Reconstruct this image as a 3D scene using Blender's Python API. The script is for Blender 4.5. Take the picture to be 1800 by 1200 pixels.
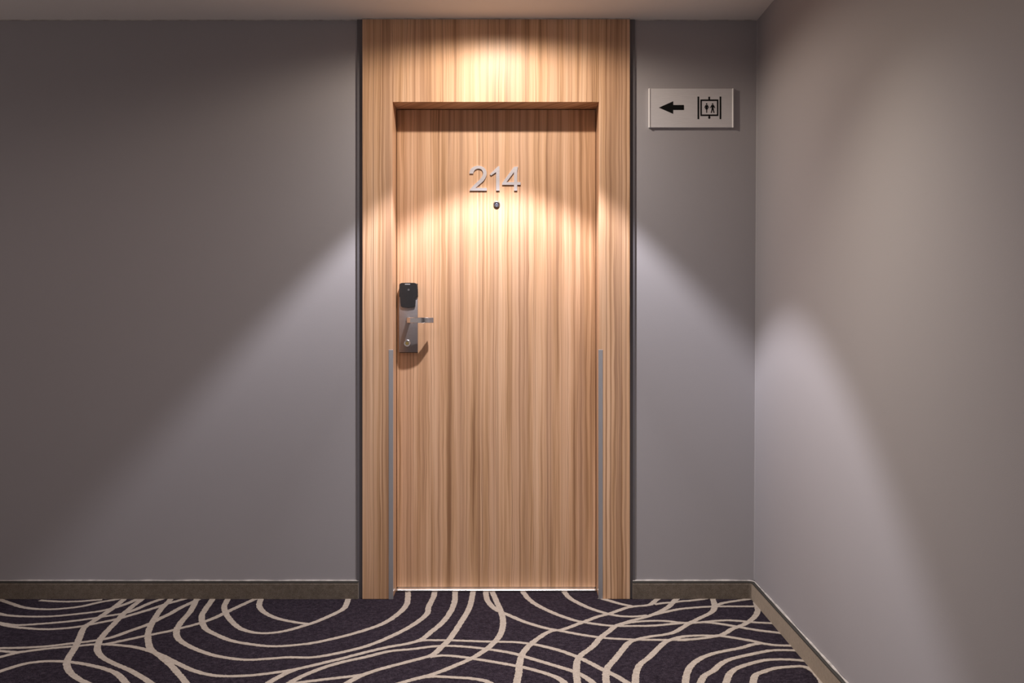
import bpy, bmesh, math, random
from mathutils import Vector, noise
random.seed(7)
S = bpy.context.scene
C = S.collection
for o in list(bpy.data.objects):
    bpy.data.objects.remove(o, do_unlink=True)

# ------------------------------------------------------------------ camera, world, lights, exposure
F = 1750.0          # focal length in pixels of the 1800 px wide frame
D = 4.2067          # camera distance to the front of the door surround (y = 0)
CZ = 1.192          # eye height
HX, HY = 900.0, 557.0
cam = bpy.data.cameras.new('camera')
cam.sensor_width = 36.0
cam.lens = 35.0
cam.shift_y = -(600.0 - HY) / 1800.0
cam.clip_start = 0.02
camo = bpy.data.objects.new('camera', cam)
C.objects.link(camo)
camo.location = (0, -D, CZ)
camo.rotation_euler = (math.radians(90), 0, 0)
S.camera = camo

CEIL = 2.453
w = bpy.data.worlds.new('world'); S.world = w
w.use_nodes = True
w.node_tree.nodes['Background'].inputs[0].default_value = (1.0, 0.84, 0.78, 1)
w.node_tree.nodes['Background'].inputs[1].default_value = 0.34

def spot(name, loc, watts, half_deg, blend, col, radius=0.02, rot=(0, 0, 0)):
    l = bpy.data.lights.new(name, 'SPOT')
    l.energy = watts; l.color = col
    l.spot_size = math.radians(2 * half_deg); l.spot_blend = blend
    l.shadow_soft_size = radius
    o = bpy.data.objects.new(name, l); C.objects.link(o)
    o.location = loc; o.rotation_euler = rot
    return o

LX, LY, LZ = -0.067, -0.48, CEIL - 0.012
LAMPS = [   # name, place, watts, half angle, blend, colour, radius
    ('door_downlight_beam', (LX, LY, LZ), 108, 43.5, 0.25, (0.98, 0.95, 1.0), 0.018),
    ('door_downlight_spill', (LX, LY, LZ), 21, 84, 0.30, (1.0, 0.84, 0.66), 0.018),
    ('door_downlight_halo', (LX, LY, LZ), 37, 82, 1.0, (1.0, 0.95, 0.92), 0.018),
    ('corridor_downlight', (0.35, -1.5, LZ), 80, 55, 1.0, (1.0, 0.87, 0.66), 0.04),
    ('corridor_downlight', (0.0, -1.7, LZ), 42, 66, 1.0, (0.85, 0.90, 1.0), 0.04),
    ('corridor_downlight', (-1.5, -1.6, LZ), 23, 83, 0.7, (1.0, 0.81, 0.75), 0.04),
]
for nm, loc, wt, ha, bl, cl, rd in LAMPS:
    lo = spot(nm, loc, wt, ha, bl, cl, rd)
    if nm.endswith('beam'):
        # reflector lamp: a little more light towards the rim of its beam than straight down
        lo.data.use_nodes = True
        lt = lo.data.node_tree
        em = lt.nodes['Emission']
        tc = lt.nodes.new('ShaderNodeTexCoord'); sx = lt.nodes.new('ShaderNodeSeparateXYZ')
        ab = lt.nodes.new('ShaderNodeMath'); ab.operation = 'ABSOLUTE'
        rp = lt.nodes.new('ShaderNodeValToRGB')
        for k, (p, c) in enumerate(((0.78, 1.48), (0.89, 0.92), (1.0, 1.6))):
            e = rp.color_ramp.elements[k] if k < 2 else rp.color_ramp.elements.new(p)
            e.position = p; e.color = (c, c, c, 1)
        lt.links.new(tc.outputs['Normal'], sx.inputs[0]); lt.links.new(sx.outputs[2], ab.inputs[0])
        lt.links.new(ab.outputs[0], rp.inputs[0])
        lt.links.new(rp.outputs[0], em.inputs['Strength'])

S.view_settings.view_transform = 'Standard'
S.view_settings.look = 'None'
S.view_settings.exposure = 0.0
S.view_settings.gamma = 1.0
S.view_settings.use_curve_mapping = False

# ------------------------------------------------------------------ helpers
def X(px, y=0.0): return (px - HX) * (D + y) / F
def Z(py, y=0.0): return CZ - (py - HY) * (D + y) / F
def floor_pt(px, py, z=0.0):
    d = (CZ - z) * F / (py - HY)
    return ((px - HX) * d / F, d - D)

def tag(o, label=None, cat=None, group=None, kind=None):
    if label: o['label'] = label
    if cat: o['category'] = cat
    if group: o['group'] = group
    if kind: o['kind'] = kind
    return o

def empty(name, loc):
    o = bpy.data.objects.new(name, None); C.objects.link(o)
    o.location = loc; o.empty_display_size = 0.1
    return o

def world_loc(o):
    v = Vector((0, 0, 0))
    while o is not None:
        v += Vector(o.location); o = o.parent
    return v

def obj(name, bm, mat, parent=None, smooth=False):
    """links the bmesh (in world coordinates) as one object"""
    zs = [v.co for v in bm.verts]
    if parent is not None:
        org = world_loc(parent)
    else:
        org = Vector(((min(c.x for c in zs) + max(c.x for c in zs)) / 2,
                      (min(c.y for c in zs) + max(c.y for c in zs)) / 2,
                      min(c.z for c in zs)))
    bmesh.ops.translate(bm, verts=bm.verts, vec=-org)
    bmesh.ops.recalc_face_normals(bm, faces=bm.faces)
    me = bpy.data.meshes.new(name)
    bm.to_mesh(me); bm.free()
    if mat: me.materials.append(mat)
    if smooth:
        for p in me.polygons: p.use_smooth = True
        try: me.set_sharp_from_angle(angle=math.radians(35))
        except Exception: pass
    o = bpy.data.objects.new(name, me); C.objects.link(o)
    if parent is not None:
        o.parent = parent
    else:
        o.location = org
    return o

def box(x0, x1, y0, y1, z0, z1, bev=0.0, seg=1, bm=None):
    b = bmesh.new()
    vs = [b.verts.new((x, y, z)) for x in (x0, x1) for y in (y0, y1) for z in (z0, z1)]
    for f in ((0, 1, 3, 2), (4, 6, 7, 5), (0, 4, 5, 1), (2, 3, 7, 6), (0, 2, 6, 4), (1, 5, 7, 3)):
        b.faces.new([vs[i] for i in f])
    if bev:
        bmesh.ops.bevel(b, geom=list(b.edges), offset=bev, segments=seg, profile=0.5, affect='EDGES')
    if bm is None: return b
    me = bpy.data.meshes.new('t'); b.to_mesh(me); b.free(); bm.from_mesh(me); bpy.data.meshes.remove(me)
    return bm

def prism(pts, y0, y1, bm=None, bev=0.0):
    """pts: (x, z) outline, extruded from y0 (front) to y1 (back)"""
    b = bmesh.new()
    f = [b.verts.new((x, y0, z)) for x, z in pts]
    k = [b.verts.new((x, y1, z)) for x, z in pts]
    ff = b.faces.new(f); b.faces.new(k[::-1])
    n = len(pts)
    for i in range(n):
        j = (i + 1) % n
        b.faces.new((f[j], f[i], k[i], k[j]))
    if bev:
        bmesh.ops.bevel(b, geom=list(ff.edges), offset=bev, segments=2, profile=0.5, affect='EDGES')
    if bm is None: return b
    me = bpy.data.meshes.new('t'); b.to_mesh(me); b.free(); bm.from_mesh(me); bpy.data.meshes.remove(me)
    return bm

def lathe_y(cx, cz, prof, n=28, bm=None):
    """prof: (radius, y) pairs, turned around an axis along y"""
    b = bm or bmesh.new()
    rings = []
    for r, y in prof:
        if r < 1e-6: rings.append([b.verts.new((cx, y, cz))])
        else: rings.append([b.verts.new((cx + r * math.cos(2 * math.pi * i / n), y, cz + r * math.sin(2 * math.pi * i / n))) for i in range(n)])
    for a, c in zip(rings, rings[1:]):
        for i in range(n):
            j = (i + 1) % n
            if len(a) == 1 and len(c) == 1: continue
            if len(a) == 1: b.faces.new((a[0], c[i], c[j]))
            elif len(c) == 1: b.faces.new((a[i], c[0], a[j]))
            else: b.faces.new((a[i], c[i], c[j], a[j]))
    return b

# ------------------------------------------------------------------ materials
class N:
    def __init__(s, name):
        s.m = bpy.data.materials.new(name); s.m.use_nodes = True
        s.t = s.m.node_tree; s.n = s.t.nodes; s.l = s.t.links
        s.b = s.n['Principled BSDF']
    def add(s, typ, **kw):
        n = s.n.new(typ)
        for k, v in kw.items(): setattr(n, k, v)
        return n
    def put(s, sock, v):
        if hasattr(v, 'is_linked') or isinstance(v, bpy.types.NodeSocket): s.l.new(v, sock)
        else: sock.default_value = v
    def math(s, op, a, b=None, c=None):
        n = s.add('ShaderNodeMath', operation=op)
        s.put(n.inputs[0], a)
        if b is not None: s.put(n.inputs[1], b)
        if c is not None: s.put(n.inputs[2], c)
        return n.outputs[0]
    def comb(s, x, y, z):
        n = s.add('ShaderNodeCombineXYZ')
        s.put(n.inputs[0], x); s.put(n.inputs[1], y); s.put(n.inputs[2], z)
        return n.outputs[0]
    def noise(s, vec, scale=1.0, detail=2.0, rough=0.5):
        n = s.add('ShaderNodeTexNoise')
        s.put(n.inputs['Vector'], vec)
        n.inputs['Scale'].default_value = scale; n.inputs['Detail'].default_value = detail
        n.inputs['Roughness'].default_value = rough
        return n.outputs['Fac']
    def ramp(s, fac, stops, interp='LINEAR'):
        n = s.add('ShaderNodeValToRGB')
        n.color_ramp.interpolation = interp
        e = n.color_ramp.elements
        while len(e) < len(stops): e.new(0.5)
        for i, (p, c) in enumerate(stops):
            e[i].position = p; e[i].color = (c[0], c[1], c[2], 1) if len(c) == 3 else c
        s.l.new(fac, n.inputs[0])
        return n.outputs[0]
    def mix(s, fac, a, b, typ='MIX'):
        n = s.add('ShaderNodeMix', data_type='RGBA', blend_type=typ)
        s.put(n.inputs[0], fac)
        for i, v in ((6, a), (7, b)):
            if isinstance(v, tuple): n.inputs[i].default_value = (*v, 1) if len(v) == 3 else v
            else: s.l.new(v, n.inputs[i])
        return n.outputs[2]
    def bump(s, h, strength, dist):
        n = s.add('ShaderNodeBump')
        n.inputs['Strength'].default_value = strength; n.inputs['Distance'].default_value = dist
        s.l.new(h, n.inputs['Height']); s.l.new(n.outputs[0], s.b.inputs['Normal'])
    def obj_xyz(s):
        t = s.add('ShaderNodeTexCoord'); p = s.add('ShaderNodeSeparateXYZ')
        s.l.new(t.outputs['Object'], p.inputs[0])
        return t.outputs['Object'], p.outputs[0], p.outputs[1], p.outputs[2]
    def base(s, v):
        if isinstance(v, tuple): s.b.inputs['Base Color'].default_value = (*v, 1)
        else: s.l.new(v, s.b.inputs['Base Color'])
    def set(s, rough=None, metal=None, spec=None):
        if rough is not None: s.put(s.b.inputs['Roughness'], rough)
        if metal is not None: s.b.inputs['Metallic'].default_value = metal
        if spec is not None: s.b.inputs['Specular IOR Level'].default_value = spec

def plain(name, col, rough=0.5, metal=0.0, spec=None, mottled=0.0, scale=60):
    n = N(name)
    if mottled:
        v, x, y, z = n.obj_xyz()
        k = n.noise(v, scale, 3)
        n.base(n.ramp(k, [(0.3, tuple(c * (1 - mottled) for c in col)), (0.7, tuple(c * (1 + mottled) for c in col))]))
    else: n.base(col)
    n.set(rough, metal, spec)
    return n.m

def paint(name, col, rough=0.6, bump=0.25):
    n = N(name)
    v, x, y, z = n.obj_xyz()
    k = n.noise(v, 1.3, 3)
    n.base(n.ramp(k, [(0.3, tuple(c * 0.985 for c in col)), (0.7, tuple(c * 1.015 for c in col))]))
    n.set(rough, 0, 0.35)
    n.bump(n.noise(v, 420, 2), bump, 0.0006)
    return n.m

def wood(name, seed, x0=0.0, x1=1.0, streaks=()):
    """straight-grained striped laminate, grain along z; streaks: (x in metres, width, strength) of the strong dark lines"""
    n = N(name)
    v, x, y, z = n.obj_xyz()
    uu = n.math('ADD', x, n.math('MULTIPLY', y, 0.73))
    u0 = n.math('ADD', uu, seed * 1.37)
    wob = n.noise(n.comb(n.math('MULTIPLY', u0, 9.0), n.math('MULTIPLY', z, 1.9), seed), 1.0, 2)
    wob2 = n.noise(n.comb(n.math('MULTIPLY', u0, 30.0), n.math('MULTIPLY', z, 4.5), seed + 4), 1.0, 2)
    dev = n.math('ADD', n.math('MULTIPLY', n.math('SUBTRACT', wob, 0.5), 0.020),
                 n.math('MULTIPLY', n.math('SUBTRACT', wob2, 0.5), 0.009))
    u = n.math('ADD', u0, dev)
    broad = n.noise(n.comb(n.math('MULTIPLY', u, 24.0), n.math('MULTIPLY', z, 0.45), seed), 1.0, 2, 0.5)
    medium = n.noise(n.comb(n.math('MULTIPLY', u, 90.0), n.math('MULTIPLY', z, 0.8), seed + 2), 1.0, 2, 0.6)
    fine = n.noise(n.comb(n.math('MULTIPLY', u, 380.0), n.math('MULTIPLY', z, 2.4), seed + 6), 1.0, 2, 0.6)
    f = n.math('ADD', n.math('MULTIPLY', broad, 0.48), n.math('ADD', n.math('MULTIPLY', medium, 0.34), n.math('MULTIPLY', fine, 0.18)))
    col = n.ramp(f, [(0.37, (0.28, 0.145, 0.074)), (0.445, (0.485, 0.282, 0.152)), (0.51, (0.645, 0.390, 0.232)), (0.62, (0.76, 0.498, 0.325))])
    # reddish tint of whole stripes
    tint = n.noise(n.comb(n.math('MULTIPLY', u, 17.0), n.math('MULTIPLY', z, 0.3), seed + 9), 1.0, 1)
    col = n.mix(n.ramp(tint, [(0.45, (0, 0, 0)), (0.65, (0.45, 0.45, 0.45))]), col, (0.60, 0.375, 0.255))
    # thin dark growth lines
    def lines(scale, off, w, seedk, top, dark):
        nonlocal col
        vo = n.add('ShaderNodeTexVoronoi', voronoi_dimensions='1D', feature='DISTANCE_TO_EDGE')
        vo.inputs['Scale'].default_value = scale
        n.l.new(n.math('ADD', u, off), vo.inputs['W'])
        fade = n.noise(n.comb(n.math('MULTIPLY', u, scale * 1.3), n.math('MULTIPLY', z, 1.2), seed + seedk), 1.0, 1)
        ln = n.math('MULTIPLY', n.ramp(vo.outputs['Distance'], [(0.0, (1, 1, 1)), (w * 0.4, (0.4, 0.4, 0.4)), (w, (0, 0, 0))]),
                    n.ramp(fade, [(0.40, (0, 0, 0)), (0.62, (top, top, top))]))
        col = n.mix(ln, col, dark)
    lines(40.0, 0.0, 0.12, 12, 0.7, (0.23, 0.112, 0.056))
    lines(125.0, 3.3, 0.14, 15, 0.65, (0.30, 0.152, 0.078))
    for i in range(0, len(streaks), 9):
        part = sorted(streaks[i:i + 9])
        stops = []
        for sx_, sw_, sk_ in part:
            p = (sx_ - x0) / (x1 - x0); h = sw_ / (x1 - x0)
            stops += [(p - h, (0, 0, 0)), (p, (sk_, sk_, sk_)), (p + h * 0.6, (0, 0, 0))]
        pos = n.math('DIVIDE', n.math('SUBTRACT', n.math('ADD', uu, n.math('MULTIPLY', dev, 0.45)), x0), x1 - x0)
        fade = n.noise(n.comb(n.math('MULTIPLY', u, 20.0), n.math('MULTIPLY', z, 0.9), seed + 31 + i), 1.0, 1)
        m = n.math('MULTIPLY', n.ramp(pos, stops), n.ramp(fade, [(0.25, (0.35, 0.35, 0.35)), (0.6, (1, 1, 1))]))
        col = n.mix(m, col, (0.24, 0.118, 0.060))
    n.base(col)
    n.set(0.42, 0, 0.42)
    n.bump(fine, 0.12, 0.0004)
    return n.m

def carpet(name, cols, bump=0.6, scale=420, sheen=0.0):
    n = N(name)
    v, x, y, z = n.obj_xyz()
    k = n.math('ADD', n.math('MULTIPLY', n.noise(v, scale, 2, 0.7), 0.65), n.math('MULTIPLY', n.noise(v, 60, 3, 0.7), 0.35))
    n.base(n.ramp(k, [(0.36, cols[0]), (0.5, cols[1]), (0.64, cols[2])]))
    n.set(0.95, 0, 0.08)
    n.b.inputs['Sheen Weight'].default_value = sheen
    n.b.inputs['Sheen Roughness'].default_value = 0.6
    n.b.inputs['Sheen Tint'].default_value = (1.0, 0.80, 0.62, 1)
    n.bump(n.noise(v, scale, 2, 0.7), bump, 0.003)
    return n.m

def brushed(name, col, rough=0.35, metal=1.0, axis='x'):
    n = N(name)
    v, x, y, z = n.obj_xyz()
    if axis == 'x': p = n.comb(n.math('MULTIPLY', x, 30), n.math('MULTIPLY', y, 30), n.math('MULTIPLY', z, 1500))
    else: p = n.comb(n.math('MULTIPLY', x, 1500), n.math('MULTIPLY', y, 1500), n.math('MULTIPLY', z, 20))
    k = n.noise(p, 1.0, 2)
    n.base(n.ramp(k, [(0.3, tuple(c * 0.92 for c in col)), (0.7, tuple(min(1, c * 1.06) for c in col))]))
    n.set(n.math('ADD', n.math('MULTIPLY', k, 0.12), rough - 0.06), metal)
    return n.m

M = {}
M['wall'] = paint('grey_wall_paint', (0.355, 0.338, 0.358))
M['ceiling'] = paint('ceiling_paint', (0.90, 0.87, 0.85), 0.8)
M['dark_trim'] = plain('dark_grey_trim_paint', (0.12, 0.112, 0.124), 0.55)
def streaks(pxs, y, yl):
    return [(X(p, y) - X(872) + 0.73 * yl, w_ * 1.3, min(1.0, k_ * 1.2)) for p, w_, k_ in pxs]
M['wood_leaf'] = wood('door_leaf_laminate', 1.0, -0.5, 0.5, streaks([
    (722, .004, .5), (734, .003, .6), (758, .003, .7), (772, .003, .5), (791, .011, .75), (810, .003, .6), (823, .003, .45), (843, .006, .75), (849, .003, .5),
    (875, .003, .85), (868, .0025, .5), (900, .003, .6), (914, .004, .8), (927, .012, .45), (941, .003, .6), (963, .004, .75), (968, .003, .6), (987, .0025, .5),
    (1009, .006, .5), (1022, .004, .6), (1040, .003, .7)], 0.143, -0.02))
M['wood_header'] = wood('header_laminate', 2.3, -0.5, 0.5, streaks([
    (703, .003, .5), (712, .003, .5), (729, .004, .6), (740, .003, .7), (763, .003, .8), (778, .004, .6), (792, .003, .6), (801, .005, .6), (858, .003, .6),
    (880, .002, .6), (906, .003, .6), (925, .006, .8), (954, .004, .5), (981, .003, .7), (1000, .003, .6), (1017, .003, .6), (1024, .003, .5)], 0.0, -0.06))
M['wood_jamb_l'] = wood('jamb_laminate', 4.1, -0.65, -0.4, streaks([(656.7, .003, .85), (672.5, .004, .7), (683, .012, .5)], 0.0, -0.06))
M['wood_jamb_r'] = wood('jamb_laminate', 6.7, 0.35, 0.6, streaks([(1066, .004, .75), (1074, .003, .8), (1093, .003, .6), (1101, .004, .7)], 0.0, -0.06))
M['carpet'] = carpet('dark_purple_carpet', ((0.006, 0.0042, 0.007), (0.019, 0.0135, 0.021), (0.058, 0.045, 0.060)))
M['band'] = carpet('beige_carpet_pile', ((0.27, 0.225, 0.19), (0.37, 0.315, 0.27), (0.47, 0.41, 0.36)), 0.4)
M['skirt'] = carpet('brown_carpet_skirting', ((0.075, 0.060, 0.047), (0.125, 0.102, 0.084), (0.19, 0.16, 0.135)), 0.4, 420, 0.35)
M['skirt_edge'] = plain('skirting_edge', (0.03, 0.027, 0.024), 0.7)
M['caulk'] = plain('white_caulk', (0.46, 0.43, 0.41), 0.7, mottled=0.3, scale=30)
M['alu'] = brushed('satin_aluminium', (0.50, 0.50, 0.53), 0.5, 0.75, 'z')
M['steel'] = brushed('brushed_steel', (0.36, 0.335, 0.345), 0.42, 0.85)
M['peephole'] = plain('nickel_ring', (0.30, 0.30, 0.32), 0.38, 1.0)
M['chrome'] = plain('polished_steel', (0.72, 0.71, 0.72), 0.16, 1.0)
M['numeral'] = brushed('satin_numeral_steel', (0.76, 0.72, 0.75), 0.38, 0.72)
M['threshold'] = brushed('threshold_metal', (0.88, 0.86, 0.85), 0.32, 0.9)
M['black'] = plain('black_plastic', (0.016, 0.016, 0.018), 0.38, mottled=0.1)
M['black_matte'] = plain('matte_black', (0.01, 0.01, 0.011), 0.7)
M['emblem'] = plain('dark_grey_emblem', (0.10, 0.10, 0.11), 0.4)
M['grey_plastic'] = plain('grey_indicator', (0.35, 0.35, 0.37), 0.4)
M['glass'] = plain('dark_lens_glass', (0.10, 0.095, 0.13), 0.12, 0, 0.9)
M['brass'] = plain('brass_plug', (0.62, 0.50, 0.22), 0.3, 1.0)
M['sign'] = brushed('silver_sign_face', (0.62, 0.605, 0.63), 0.55, 0.1)
M['sign_edge'] = plain('sign_edge_aluminium', (0.88, 0.87, 0.88), 0.4, 0.1)
M['print'] = plain('black_sign_print', (0.005, 0.005, 0.005), 0.8, 0, 0.15)

# ------------------------------------------------------------------ room shell
YW = 0.020                      # plane of the door wall
XL, YF = -3.4, -5.2             # far ends of the corridor lobby
XR0, XR1 = X(1326, YW), X(1331.5, YW)   # the right wall leans a little
TH = 0.16
OX0, OX1 = -0.634, 0.5          # opening in the door wall behind the surround

fb = box(XL - TH, 1.3, YF - TH, 0.30, -0.08, 0.0)
floor = tag(obj('floor', fb, M['carpet']), 'dark purple carpet with curving beige lines', 'floor', kind='structure')
cb = box(XL - TH, 1.3, YF - TH, 0.30, CEIL, CEIL + 0.1)
ceiling = tag(obj('ceiling', cb, M['ceiling']), 'plain pale painted ceiling above the door', 'ceiling', kind='structure')
wb = box(XL, OX0, YW, YW + TH, 0, CEIL)
wall_back = tag(obj('wall_back', wb, M['wall']), 'grey painted wall beside the lock side of the door', 'wall', kind='structure')
b = box(OX1, 1.06, YW, YW + TH, 0, CEIL)
tag(obj('wall_back', b, M['wall']), 'narrow grey wall section behind the elevator sign', 'wall', kind='structure')
b = bmesh.new()
sec = [(XR0, 0), (XR1, CEIL), (1.25, CEIL), (1.25, 0)]
fr = [b.verts.new((x, YF, z)) for x, z in sec]; bk = [b.verts.new((x, YW + TH, z)) for x, z in sec]
b.faces.new(fr); b.faces.new(bk[::-1])
for i in range(4):
    b.faces.new((fr[i], fr[(i + 1) % 4], bk[(i + 1) % 4], bk[i]))
wall_right = tag(obj('wall_right', b, M['wall']), 'plain grey side wall at a right angle to the door wall', 'wall', kind='structure')

# ------------------------------------------------------------------ door surround
sur = tag(empty('trim_1', (X(872), 0.06, 0)), 'striped light wood door surround with header panel reaching the ceiling', 'door frame', kind='structure')
JL0, JL1, JR0, JR1 = X(637), X(690.3), X(1052.7), X(1107.3)
HZ = Z(179.2)
DY = 0.143
g = 0.0006
obj('jamb', box(JL0, JL1 - g, 0, 0.185, 0.001, CEIL - 0.003, 0.0006), M['wood_jamb_l'], sur)
obj('jamb', box(JR0 + g, JR1, 0, 0.185, 0.001, CEIL - 0.003, 0.0006), M['wood_jamb_r'], sur)
obj('header_panel', box(JL1, JR0, 0, 0.185, HZ, CEIL - 0.003, 0.0006), M['wood_header'], sur)
obj('door_stop', box(JL1, JR0, DY + 0.045, 0.20, 0.0, HZ, 0), M['black_matte'], sur)
for x0, x1 in ((X(627.5, 0.01), JL0 + 0.01), (JR1 - 0.01, X(1116.2, 0.01))):
    obj('backing_strip', box(x0, x1, 0.013, YW + 0.002, 0.0, CEIL - 0.001), M['dark_trim'], sur)
GZ = Z(614.5)
for s, xe in ((-1, JL1), (1, JR0)):
    bm = bmesh.new()
    a, c = sorted((xe + s * 0.0165, xe - s * 0.0012))
    box(a, c, -0.0014, 0.0, 0.0005, GZ, 0.0004, 1, bm)
    a, c = sorted((xe, xe - s * 0.0012))
    box(a, c, 0.0, 0.014, 0.0005, GZ, 0, 1, bm)
    obj('corner_guard', bm, M['alu'], sur)['label'] = 'slim aluminium corner guard on the lower jamb edge'
# thin caulk joint under the ceiling
obj('caulk_joint', box(JL0, JR1, -0.0025, 0.004, CEIL - 0.0035, CEIL), M['caulk'], sur)

thr = obj('trim_2', box(JL1 + 0.001, JR0 - 0.001, 0.110, 0.185, 0.0, 0.011, 0.0075, 5), M['threshold'])
tag(thr, 'bright metal threshold strip under the door', 'threshold', kind='structure')

# ------------------------------------------------------------------ door leaf
door = tag(empty('door_1', (X(872), DY + 0.02, 0.0)), 'closed light wood hotel room door with number 214', 'door', kind='structure')
LX0, LX1 = JL1 + 0.0018, JR0 - 0.0018
obj('leaf', box(LX0, LX1, DY, DY + 0.042, 0.0125, HZ - 0.003, 0.001), M['wood_leaf'], door)

def zp(ox, oy, s, pts, y):         # points read off an enlarged view -> (x, z) at depth y
    return [(X(ox + u / s, y), Z(oy + v / s, y)) for u, v in pts]
def smooth_closed(pts, n=6):
    out = []
    m = len(pts)
    for i in range(m):
        p0, p1, p2, p3 = (Vector(pts[(i + k) % m]) for k in (-1, 0, 1, 2))
        for j in range(n):
            t = j / n
            out.append(tuple(0.5 * (2 * p1 + (p2 - p0) * t + (2 * p0 - 5 * p1 + 4 * p2 - p3) * t * t + (3 * p1 - p0 - 3 * p2 + p3) * t ** 3)))
    return out
def smooth_open(pts, n=6):
    out = []
    m = len(pts)
    for i in range(m - 1):
        p0, p1, p2, p3 = (Vector(pts[min(max(i + k, 0), m - 1)]) for k in (-1, 0, 1, 2))
        for j in range(n):
            t = j / n
            out.append(tuple(0.5 * (2 * p1 + (p2 - p0) * t + (2 * p0 - 5 * p1 + 4 * p2 - p3) * t * t + (3 * p1 - p0 - 3 * p2 + p3) * t ** 3)))
    out.append(tuple(pts[-1]))
    return out
NY = DY - 0.0065
k = 9.233
two_out = smooth_open([(418, 415), (432, 350), (490, 303), (565, 288), (640, 310), (688, 365), (694, 435), (655, 520), (580, 590), (512, 648)])
two_in = smooth_open([(425, 672), (500, 592), (590, 505), (628, 450), (638, 400), (615, 352), (562, 334), (512, 352), (486, 388), (480, 415)])
two = two_out + [(700, 648), (700, 692), (420, 692)] + two_in
one = [(748, 428), (880, 297), (906, 295), (906, 692), (850, 692), (850, 392), (768, 446)]
num = [('2', two), ('1', one)]
for nm, pts in num:
    o = obj('numeral', prism(zp(780, 260, k, pts, NY), NY, DY, bev=0), M['numeral'], door)
    o['label'] = 'satin steel numeral ' + nm
# the 4 has a hole: bridge outline
four_o = zp(780, 260, k, [(1140, 305), (1204, 300), (1192, 380), (1192, 553), (1247, 553), (1247, 597), (1192, 597), (1192, 692), (1140, 692), (1140, 597), (948, 597), (948, 568)], NY)
four_i = zp(780, 260, k, [(1140, 392), (1140, 553), (1018, 553)], NY)
bm = bmesh.new()
def ring(pts, y): return [bm.verts.new((x, y, z)) for x, z in pts]
of, ob, inf, inb = ring(four_o, NY), ring(four_o, DY), ring(four_i, NY), ring(four_i, DY)
for a, c in ((of, inf), (ob, inb)):
    e = []
    for r in (a, c):
        e += [bm.edges.new((r[i], r[(i + 1) % len(r)])) for i in range(len(r))]
    bmesh.ops.triangle_fill(bm, use_beauty=True, edges=e)
for a, c in ((of, ob), (inf, inb)):
    for i in range(len(a)):
        j = (i + 1) % len(a)
        bm.faces.new((a[i], a[j], c[j], c[i]))
obj('numeral', bm, M['numeral'], door)['label'] = 'satin steel numeral 4'

px_, pz_ = X(873, DY), Z(359.3, DY)
ph = obj('peephole', lathe_y(px_, pz_, [(0.0, DY - 0.002), (0.0085, DY - 0.002), (0.0085, DY - 0.007), (0.0105, DY - 0.009), (0.0135, DY - 0.007), (0.0150, DY - 0.002), (0.0150, DY)]), M['peephole'], door, True)
ph['label'] = 'round chrome peephole'
obj('lens', lathe_y(px_, pz_, [(0.0, DY - 0.0062), (0.004, DY - 0.0058), (0.0075, DY - 0.004), (0.0085, DY - 0.002)]), M['glass'], ph, True)

# lock
PY = DY - 0.022
lx0, lx1 = X(701.3, PY), X(734.0, PY)
lz0, lz1 = Z(619.0, PY), Z(521.0, PY)
lock = obj('lock_plate', box(lx0, lx1, PY, DY - 0.002, lz0, lz1 + 0.001, 0.0015, 2), M['steel'], door, True)
lock['label'] = 'brushed steel lock plate with black card reader'
obj('gap_shade_plate', box(lx0 + 0.001, lx1 - 0.001, DY - 0.004, DY, lz0 - 0.0025, Z(497, PY) - 0.003), M['black_matte'], lock)  # black plate added as the gap shadow along the lock's lower edge
RY = PY - 0.007
def rr(px, py): return (X(px, RY), Z(py, RY))
rd = [rr(701.6, 521.5), rr(702.0, 509), rr(702.4, 501), rr(703.6, 498.0), rr(706, 497.0), rr(718, 496.7), rr(729, 497.0), rr(732, 498.2), rr(733.4, 501), rr(734.0, 509), rr(734.3, 521.5),
      rr(730.5, 521.5), rr(730.5, 530), rr(729.8, 538.2), rr(727.5, 539.6), rr(718, 540.8), rr(708, 539.8), rr(704.6, 538.2), rr(703.6, 530), rr(703.6, 521.5)]
obj('card_reader', prism(rd, RY, DY - 0.003, bev=0.0009), M['black'], lock)['label'] = 'black plastic card reader'
obj('indicator', box(*(sorted((X(711.8, RY), X(721.0, RY)))), RY - 0.0008, RY + 0.001, Z(500.2, RY), Z(498.6, RY)), M['grey_plastic'], lock)
obj('emblem', lathe_y(X(718.2, RY), Z(509.2, RY), [(0.0, RY - 0.0006), (0.0042, RY - 0.0006), (0.0046, RY + 0.0005)], 18), M['emblem'], lock)
# lever: rectangular bar swept along a bent path in plan
def sweep_plan(path, h, t, zc, taper=1.0):
    b = bmesh.new(); rings = []
    n = len(path)
    for i, (x, y) in enumerate(path):
        a = Vector(path[max(i - 1, 0)]); c = Vector(path[min(i + 1, n - 1)])
        d = (c - a).normalized(); nr = Vector((-d.y, d.x))
        hh = h / 2; tt = t / 2; ch = 0.0016
        p = []
        for sx, sz in ((-1, -1), (1, -1), (1, 1), (-1, 1)):
            for q in ((0, ch), (ch, 0)) if sx * sz > 0 else ((ch, 0), (0, ch)):
                p.append((sx * (tt - q[0]), sz * (hh - q[1])))
        rings.append([b.verts.new((x + nr.x * u, y + nr.y * u, zc + v)) for u, v in p])
    m = len(rings[0])
    for a, c in zip(rings, rings[1:]):
        for i in range(m):
            b.faces.new((a[i], a[(i + 1) % m], c[(i + 1) % m], c[i]))
    b.faces.new(rings[0][::-1]); b.faces.new(rings[-1])
    return b
zl = Z(562.6, DY - 0.078)
x0 = X(716.5, DY - 0.068)
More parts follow.
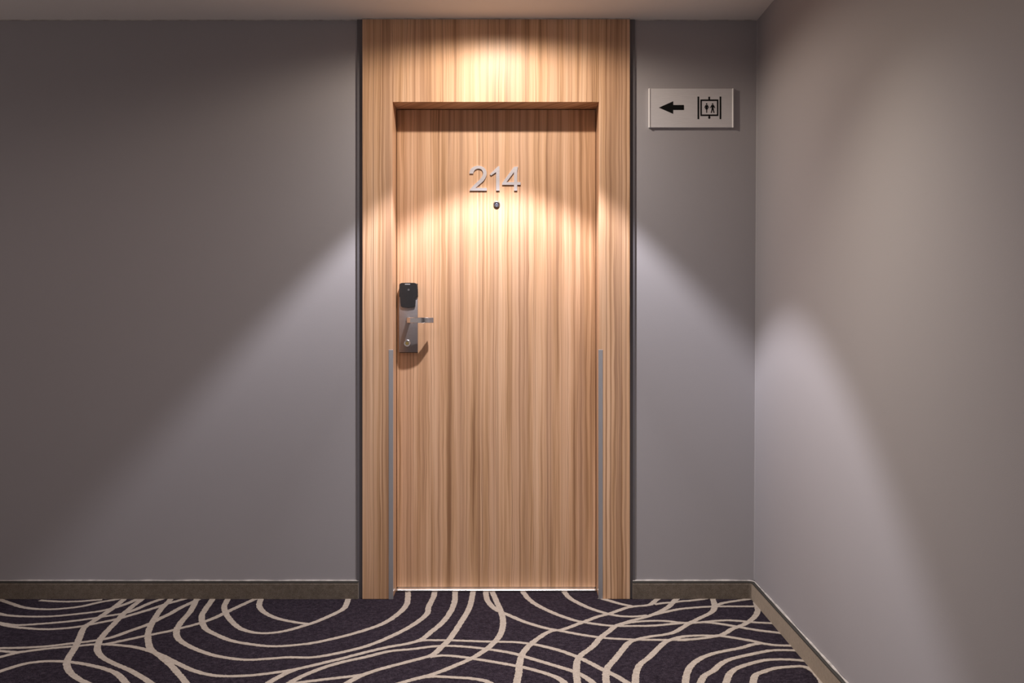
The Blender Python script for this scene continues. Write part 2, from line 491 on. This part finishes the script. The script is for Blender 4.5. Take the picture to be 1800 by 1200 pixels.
lp = [(x0, 0.080), (x0, 0.045), (x0 + 0.001, 0.034), (x0 + 0.005, 0.025), (x0 + 0.013, 0.0185), (x0 + 0.024, 0.0165), (x0 + 0.045, 0.0175), (x0 + 0.066, 0.0205), (x0 + 0.080, 0.0245), (x0 + 0.087, 0.029), (x0 + 0.098, 0.040), (x0 + 0.106, 0.047)]
lp = [(x, y + DY - 0.098) for x, y in lp]
lever = obj('lever_handle', sweep_plan(lp, 0.0235, 0.0125, zl), M['chrome'], lock, True)
lever['label'] = 'polished steel lever handle'
obj('rose', lathe_y(x0, zl, [(0.0, PY - 0.003), (0.012, PY - 0.003), (0.0135, PY + 0.001)], 24), M['steel'], lock, True)
cx_, cz_ = X(715.8, PY), Z(603.2, PY)
cyl = obj('key_cylinder', lathe_y(cx_, cz_, [(0.0, PY - 0.0035), (0.0085, PY - 0.0035), (0.0085, PY - 0.006), (0.0135, PY - 0.0065), (0.0165, PY - 0.003), (0.0175, PY + 0.001)], 30), M['chrome'], lock, True)
bm = lathe_y(cx_, cz_, [(0.0, PY - 0.0052), (0.0075, PY - 0.0052), (0.0082, PY - 0.003)], 24)
box(cx_ - 0.0011, cx_ + 0.0011, PY - 0.0056, PY - 0.004, cz_ - 0.006, cz_ + 0.004, 0, 1, bm)
obj('key_plug', bm, M['brass'], lock)['label'] = 'brass key plug'

# ------------------------------------------------------------------ elevator sign
SY = 0.008
sgn = tag(empty('direction_sign', (X(1215, SY), YW, Z(224.3, SY))), 'silver elevator direction sign with black arrow on the narrow grey wall', 'sign')
sx0, sx1, sz0, sz1 = X(1141.3, SY), X(1288.6, SY), Z(224.0, SY), Z(155.6, SY)
obj('panel', box(sx0, sx1, SY, YW, sz0, sz1, 0.0008), M['sign'], sgn)
for a, c in ((sx0 - 0.0025, sx0 + 0.0035), (sx1 - 0.0035, sx1 + 0.0025)):
    obj('edge_profile', box(a, c, SY - 0.003, YW, sz0 - 0.001, sz1 + 0.001, 0.002, 3), M['sign_edge'], sgn)['label'] = 'pale metal edge profile'
k = 8.571
def sp(pts): return zp(1110, 130, k, pts, SY)
PT = SY - 0.0007
obj('arrow_symbol', prism(sp([(412, 507), (628, 411), (628, 467), (790, 467), (790, 542), (628, 542), (628, 601)]), PT, SY), M['print'], sgn)['label'] = 'black arrow pointing away from the side wall'
for u in (995, 1328):
    obj('shaft_bar', prism(sp([(u, 340), (u + 24, 340), (u + 24, 680), (u, 680)]), PT, SY), M['print'], sgn)
bm = bmesh.new()
for q in ([(1038, 384), (1308, 384), (1308, 407), (1038, 407)], [(1038, 610), (1308, 610), (1308, 633), (1038, 633)],
          [(1038, 407), (1059, 407), (1059, 610), (1038, 610)], [(1287, 407), (1308, 407), (1308, 610), (1287, 610)],
          [(1158, 343), (1184, 343), (1184, 384), (1158, 384)], [(1163, 633), (1181, 633), (1190, 660), (1172, 680), (1154, 660)]):
    prism(sp(q), PT, SY, bm)
obj('cabin_frame', bm, M['print'], sgn)
def circ(cx, cy, r, n=14): return [(cx + r * math.cos(2 * math.pi * i / n), cy + r * math.sin(2 * math.pi * i / n)) for i in range(n)]
bm = bmesh.new()
for q in (circ(1131, 452, 11), [(1114, 468), (1148, 468), (1168, 508), (1160, 514), (1142, 486), (1154, 528), (1140, 532), (1138, 584), (1126, 584), (1124, 532), (1110, 528), (1121, 486), (1106, 514), (1098, 508)]):
    prism(sp(q), PT, SY, bm)
obj('person_symbol', bm, M['print'], sgn)
bm = bmesh.new()
for q in (circ(1222, 452, 11), [(1206, 466), (1238, 466), (1260, 508), (1250, 514), (1236, 492), (1236, 525), (1250, 584), (1237, 588), (1222, 535), (1207, 588), (1194, 584), (1208, 525), (1208, 492), (1194, 514), (1184, 508)]):
    prism(sp(q), PT, SY, bm)
obj('person_symbol', bm, M['print'], sgn)

# ------------------------------------------------------------------ baseboards
BH = 0.068
def sweep_floor(path, prof, bm=None):
    """path: (x, y) list; prof: (offset to the left of travel, z) closed outline"""
    b = bm or bmesh.new(); rings = []
    n = len(path)
    for i, p in enumerate(path):
        a = Vector(path[max(i - 1, 0)]); c = Vector(path[min(i + 1, n - 1)])
        d = (c - a).normalized(); nr = Vector((-d.y, d.x))
        rings.append([b.verts.new((p[0] + nr.x * u, p[1] + nr.y * u, z)) for u, z in prof])
    m = len(prof)
    for a, c in zip(rings, rings[1:]):
        for i in range(m):
            b.faces.new((a[i], a[(i + 1) % m], c[(i + 1) % m], c[i]))
    b.faces.new(rings[0][::-1]); b.faces.new(rings[-1])
    return b
def wavy(path, step=0.02):
    out = []
    for (x0, y0), (x1, y1) in zip(path, path[1:]):
        L = math.hypot(x1 - x0, y1 - y0); n = max(1, int(L / step))
        out += [(x0 + (x1 - x0) * i / n, y0 + (y1 - y0) * i / n) for i in range(n)]
    return out + [path[-1]]
def bead(path, off, z, r, seed):
    b = bmesh.new(); rings = []
    path = wavy(path)
    n = len(path)
    for i, p in enumerate(path):
        a = Vector(path[max(i - 1, 0)]); c = Vector(path[min(i + 1, n - 1)])
        d = (c - a).normalized(); nr = Vector((-d.y, d.x))
        rr_ = r * (1 + 0.7 * noise.noise((i * 0.23, seed, 0)))
        rings.append([b.verts.new((p[0] + nr.x * (off + rr_ * math.cos(t)), p[1] + nr.y * (off + rr_ * math.cos(t)), z + rr_ * math.sin(t))) for t in (0.3, 1.2, 2.1, 3.0, 4.2, 5.2)])
    for a, c in zip(rings, rings[1:]):
        for i in range(6): b.faces.new((a[i], a[(i + 1) % 6], c[(i + 1) % 6], c[i]))
    b.faces.new(rings[0][::-1]); b.faces.new(rings[-1])
    return b
BT = 0.018
def baseboard(name, path, label):
    # travel direction has the wall on its left: offset 0 = wall, negative = into the room
    bb = obj(name, sweep_floor(path, [(0, 0.0), (-BT, 0.0), (-BT, BH - 0.006), (-BT + 0.002, BH - 0.001), (-BT + 0.004, BH), (0, BH)]), M['skirt'])
    tag(bb, label, 'baseboard', kind='structure')
    obj('edge_binding', sweep_floor(path, [(-0.001, BH), (-BT + 0.001, BH), (-BT + 0.002, BH + 0.0035), (-0.001, BH + 0.0045)]), M['skirt_edge'], bb)
    obj('caulk_bead', bead(path, -0.004, BH + 0.006, 0.0036, random.random() * 50), M['caulk'], bb, True)
    return bb
cr = 0.03
XC = XR0
baseboard('baseboard_back', [(XL, YW), (X(630, 0.01), YW)], 'brown carpet skirting along the wall on the lock side')
baseboard('baseboard_back', [(X(1112, 0.01), YW), (XC - cr, YW)], 'short brown carpet skirting under the elevator sign')
arc = [(XC - cr + cr * math.sin(a), YW - cr + cr * math.cos(a)) for a in [math.radians(i * 15) for i in range(0, 7)]]
baseboard('baseboard_right', arc + [(XC, YF)], 'brown carpet skirting along the plain side wall')
# corner caulk line between the two walls
b = bmesh.new(); rings = []
for i in range(60):
    z = 0.075 + (CEIL - 0.076) * i / 59
    xc = XR0 + (XR1 - XR0) * z / CEIL
    r = 0.0035 * (1 + 0.3 * noise.noise((i * 0.4, 3, 0)))
    rings.append([b.verts.new((xc + r * u, YW + r * v, z)) for u, v in ((-1, 0.2), (-0.5, -0.5), (0.2, -1), (0.3, 0.3))])
for a, c in zip(rings, rings[1:]):
    for i in range(4): b.faces.new((a[i], a[(i + 1) % 4], c[(i + 1) % 4], c[i]))
obj('caulk_line', b, M['wall'], wall_right)
obj('caulk_joint', box(XL, JL0 - 0.002, YW - 0.003, YW + 0.001, CEIL - 0.0035, CEIL), M['caulk'], ceiling)
obj('caulk_joint', box(JR1 + 0.002, XR1, YW - 0.003, YW + 0.001, CEIL - 0.0035, CEIL), M['caulk'], ceiling)

# ------------------------------------------------------------------ carpet pattern: beige lines inlaid in the pile
# each line is read in five enlarged views (origin ox, six view pixels per photo pixel) and laid on the floor plane
LINES = [
 (0, [(1330,50),(1300,85),(1180,180),(1000,300),(890,375),(840,480),(790,590),(720,700),(703,765),(740,850),(830,920),(940,975),(1080,1050)]),
 (0, [(1530,50),(1480,90),(1400,150),(1300,235),(1220,320),(1080,470),(1032,560),(1030,620),(1080,690),(1200,755),(1350,820),(1480,890),(1600,970),(1700,1050)]),
 (0, [(1820,50),(1790,90),(1700,180),(1620,300),(1570,410),(1560,500),(1590,600),(1700,690),(1800,775),(1870,850),(1930,920),(1970,980),(2000,1060)]),
 (0, [(-60,700),(0,688),(200,640),(500,600),(780,575),(1000,555),(1200,560),(1400,580),(1550,615),(1700,670),(1800,720),(1900,770),(2050,835),(2250,882),(2450,890),(2700,877),(3000,838),(3200,800),(3400,752),(3600,705),(3850,640),(4100,582),(4300,547),(4450,500),(4550,420),(4650,340),(4740,230),(4790,120),(4800,0),(4800,-40)]),
 (0, [(420,90),(560,100),(700,104),(850,100),(950,92),(1080,82)]),
 (0, [(-30,70),(30,93),(120,125),(250,165),(420,183),(600,182),(850,155),(1050,110),(1200,85),(1280,68)]),
 (0, [(-60,215),(0,232),(60,247),(200,258),(400,262),(600,255),(850,230),(1050,205),(1200,170),(1350,120),(1430,85),(1480,65)]),
 (0, [(-60,315),(0,330),(100,345),(200,352),(400,340),(700,315),(950,285),(1150,252),(1300,228),(1420,190),(1580,120),(1680,85),(1730,68)]),
 (0, [(-60,318),(0,335),(100,363),(250,382),(460,395),(650,388),(850,365),(1000,335),(1200,295),(1400,240),(1600,180),(1750,130),(1900,88),(1960,70)]),
 (0, [(-60,595),(0,595),(250,590),(500,575),(750,545),(1000,515),(1180,480),(1350,420),(1560,345),(1700,275),(1800,228),(1900,170),(2030,110),(2100,75)]),
 (0, [(-60,618),(0,625),(100,633),(180,637),(260,630)]),
 (0, [(-60,865),(0,840),(150,790),(300,752),(500,733),(700,738),(900,765),(1100,812),(1230,865),(1330,965),(1380,1050)]),
 (0, [(1080,560),(1250,525),(1500,472),(1700,432),(1800,412),(1920,380),(2080,340),(2250,280),(2400,210),(2550,140),(2680,80),(2710,60)]),
 (300, [(290,55),(270,85),(240,150),(190,230),(110,320),(65,400),(70,480),(150,550),(300,620),(450,670),(650,705),(830,718),(1050,705),(1250,692),(1500,692),(1800,640),(2100,562),(2400,435),(2600,320),(2705,230),(2720,160),(2770,60),(2795,-40)]),
 (300, [(460,50),(440,80),(370,180),(330,250),(335,330),(380,400),(500,462),(650,520),(850,555),(1050,575),(1250,568),(1500,540),(1800,475),(2050,405),(2250,330),(2400,232),(2490,130),(2502,0),(2502,-40)]),
 (300, [(605,50),(600,80),(565,160),(590,240),(650,320),(730,385),(850,425),(1000,438),(1200,415),(1450,345),(1600,290),(1800,195),(1850,140),(1872,70),(1876,40)]),
 (300, [(955,50),(950,80),(935,150),(990,220),(1120,280),(1300,320),(1450,340)]),
 (300, [(930,1050),(1030,965),(1130,905),(1240,850),(1330,820)]),
 (300, [(1120,1050),(1250,965),(1400,885),(1600,805),(1800,745),(2050,690),(2300,630),(2550,605),(2800,575),(3000,573),(3300,600),(3600,648),(3750,690),(3950,750),(4200,825),(4320,872),(4440,950),(4540,1050)]),
 (300, [(1200,985),(1350,960),(1600,928),(1800,905),(1930,890),(2040,872)]),
 (600, [(-60,1040),(60,965),(200,890),(400,820),(700,740),(950,670),(1050,590),(1150,490),(1250,340),(1350,170),(1390,0),(1395,-40)]),
 (600, [(930,690),(1050,674),(1200,680),(1400,708),(1600,740),(1800,775),(1950,805),(2150,860),(2280,910),(2360,970),(2420,1050)]),
 (600, [(780,525),(880,513),(1000,512),(1200,515),(1500,525),(1800,531),(1920,541),(2080,565),(2300,620),(2480,685),(2600,740),(2750,818),(2880,880),(3020,965),(3140,1050)]),
 (600, [(380,1040),(600,972),(800,915),(1000,860),(1200,780),(1400,690),(1550,590),(1660,480),(1702,370),(1702,280),(1680,200),(1640,110),(1590,0),(1575,-40)]),
 (600, [(1530,-40),(1525,20),(1540,90),(1590,155),(1660,205),(1750,240),(1800,263),(1950,325),(2150,383),(2270,405),(2400,430),(2600,465),(2800,490),(3100,505),(3400,509),(3600,505),(3750,498)]),
 (600, [(800,918),(880,902),(1000,895),(1200,905),(1400,920),(1550,955),(1680,1050)]),
 (900, [(20,1050),(48,960),(72,850),(82,750),(110,660),(180,570),(280,490),(400,420),(540,398),(700,340),(800,303),(900,265),(1050,225),(1200,172),(1300,155),(1450,138),(1520,88),(1545,55)]),
 (900, [(80,-40),(110,0),(180,80),(280,150),(450,230),(650,300),(780,325),(950,350),(1100,362),(1300,362),(1500,358),(1700,340),(1830,330),(1930,326)]),
 (900, [(530,-40),(550,0),(600,60),(700,120),(850,185),(1020,235),(1150,258),(1300,262),(1430,250)]),
 (900, [(920,62),(1010,90),(1130,125),(1270,155)]),
 (900, [(690,1050),(690,970),(680,850),(690,730),(740,660),(850,580),(930,490),(1020,420),(1100,360),(1250,310),(1420,265),(1550,215),(1650,160),(1720,90),(1745,55)]),
 (900, [(1420,262),(1600,218),(1800,180),(2080,158),(2280,155),(2560,155),(2640,155)]),
 (900, [(1130,352),(1230,328),(1400,311),(1600,308),(1750,325),(1850,333)]),
 (900, [(1000,1050),(995,970),(990,870),(1010,800),(1080,720),(1160,620),(1230,540),(1320,505),(1450,475),(1620,452),(1720,425),(1780,390),(1880,330),(2000,270),(2100,220),(2138,160),(2120,80),(2112,45)]),
 (900, [(1300,1050),(1300,970),(1310,860),(1350,770),(1450,690),(1540,600),(1620,530),(1700,500),(1820,472),(1980,463),(2200,458),(2330,390),(2460,340),(2560,265),(2592,200),(2585,150),(2570,110)]),
 (900, [(1500,135),(1600,120),(1700,114),(1780,102),(1880,95),(1990,82),(2060,65)]),
 (1180, [(0,318),(150,330),(300,325),(450,310),(600,303),(750,312),(900,325),(1090,335),(1180,340)]),
 (1180, [(160,335),(300,325),(400,326),(550,345),(700,370),(900,405),(1190,442),(1280,455)]),
 (1180, [(470,145),(550,120),(700,95),(820,78),(900,66)]),
 (1180, [(480,462),(650,485),(850,520),(960,545),(1100,565),(1280,570),(1360,570)]),
 (1180, [(960,545),(850,560),(750,590),(600,620),(450,652),(320,700),(220,770),(170,850),(150,960),(148,1050)]),
 (1180, [(280,1050),(310,960),(350,890),(450,830),(520,765),(620,715),(800,670),(950,640),(1050,622),(1200,617),(1360,622),(1430,625)]),
 (1180, [(550,1050),(580,960),(615,870),(690,810),(850,755),(1000,722),(1150,715),(1300,720),(1440,735),(1540,745)]),
 (1180, [(850,1050),(865,960),(885,885),(960,850),(1100,808),(1300,790),(1400,792),(1490,830),(1560,900),(1600,970),(1630,1050)]),
 (1180, [(60,512),(150,510),(350,490),(500,466)]),
]
def ribbon(pts, zoff, bm, seed):
    fine = smooth_open([Vector(p) for p in pts], 40)
    out = [Vector(fine[0])]
    for q in fine[1:]:
        q = Vector(q)
        if (q - out[-1]).length > 0.005: out.append(q)
    n = len(out)
    L, R, Lb, Rb = [], [], [], []
    dirs = []
    for i in range(n):
        a = out[max(i - 3, 0)]; c = out[min(i + 3, n - 1)]
        d = (c - a); d = d.normalized() if d.length > 1e-6 else Vector((1, 0))
        dirs.append(d)
    for i, p in enumerate(out):
        d = dirs[i]; nr = Vector((-d.y, d.x))
        wd = 0.5 * (0.0205 + 0.0035 * abs(d.y))
        w1 = wd + 0.0013 * noise.noise((i * 0.55, seed * 3.1, 0)) + random.uniform(-1, 1) * 0.0012
        w2 = wd + 0.0013 * noise.noise((i * 0.55, seed * 3.1 + 9, 0)) + random.uniform(-1, 1) * 0.0012
        a = p + nr * w1; c = p - nr * w2
        L.append(bm.verts.new((a.x, a.y, zoff))); R.append(bm.verts.new((c.x, c.y, zoff)))
        Lb.append(bm.verts.new((a.x, a.y, 0.0))); Rb.append(bm.verts.new((c.x, c.y, 0.0)))
    for i in range(n - 1):
        bm.faces.new((L[i], R[i], R[i + 1], L[i + 1]))
        bm.faces.new((Lb[i], L[i], L[i + 1], Lb[i + 1]))
        bm.faces.new((R[i], Rb[i], Rb[i + 1], R[i + 1]))
    return bm
world = []
for ox, pts in LINES:
    q = [floor_pt(ox + u / 6.0, 1040 + v / 6.0) for u, v in pts]
    world.append(q)
def clip_inside(q):
    # keep the line off the wall: clamp a little behind the skirting and the jambs
    return [(min(x, XR0 - 0.004), min(y, 0.016 if not (JL1 < x < JR0) else 0.112)) for x, y in q]
for i, q in enumerate(world):
    obj('carpet_line', ribbon(clip_inside(q), 0.0009 + 0.00002 * i, bmesh.new(), i), M['band'], floor)
# the pattern goes on outside the view: turned over along the edges of the traced stretch
ym = floor_pt(900, 1203)[1]
A = Vector(floor_pt(-6, 1056)); B = Vector(floor_pt(-6, 1203)); dn = (B - A).normalized()
def flip_y(q): return [(x, 2 * ym - y) for x, y in q]
def flip_l(q):
    o = []
    for p in q:
        v = Vector(p) - A
        r = A + 2 * dn * v.dot(dn) - v
        o.append((r.x, r.y))
    return o
bm = bmesh.new()
for i, q in enumerate(world):
    vs = [v for v in q if v[1] > ym]
    if len(vs) > 3:
        ribbon(clip_inside(flip_y(vs)), 0.0006 + 0.00001 * i, bm, i + 100)
    vs = [v for v in q if (Vector(v) - A).x * dn.y - (Vector(v) - A).y * dn.x < 0 and v[1] < 0.0]
    f = [p for p in flip_l(vs) if XL < p[0] and p[1] < 0.0 and p[1] > ym]
    if len(f) > 3: ribbon(f, 0.0006 + 0.00001 * i, bm, i + 200)
o = obj('carpet_line', bm, M['band'], floor)
o['kind'] = 'stuff'
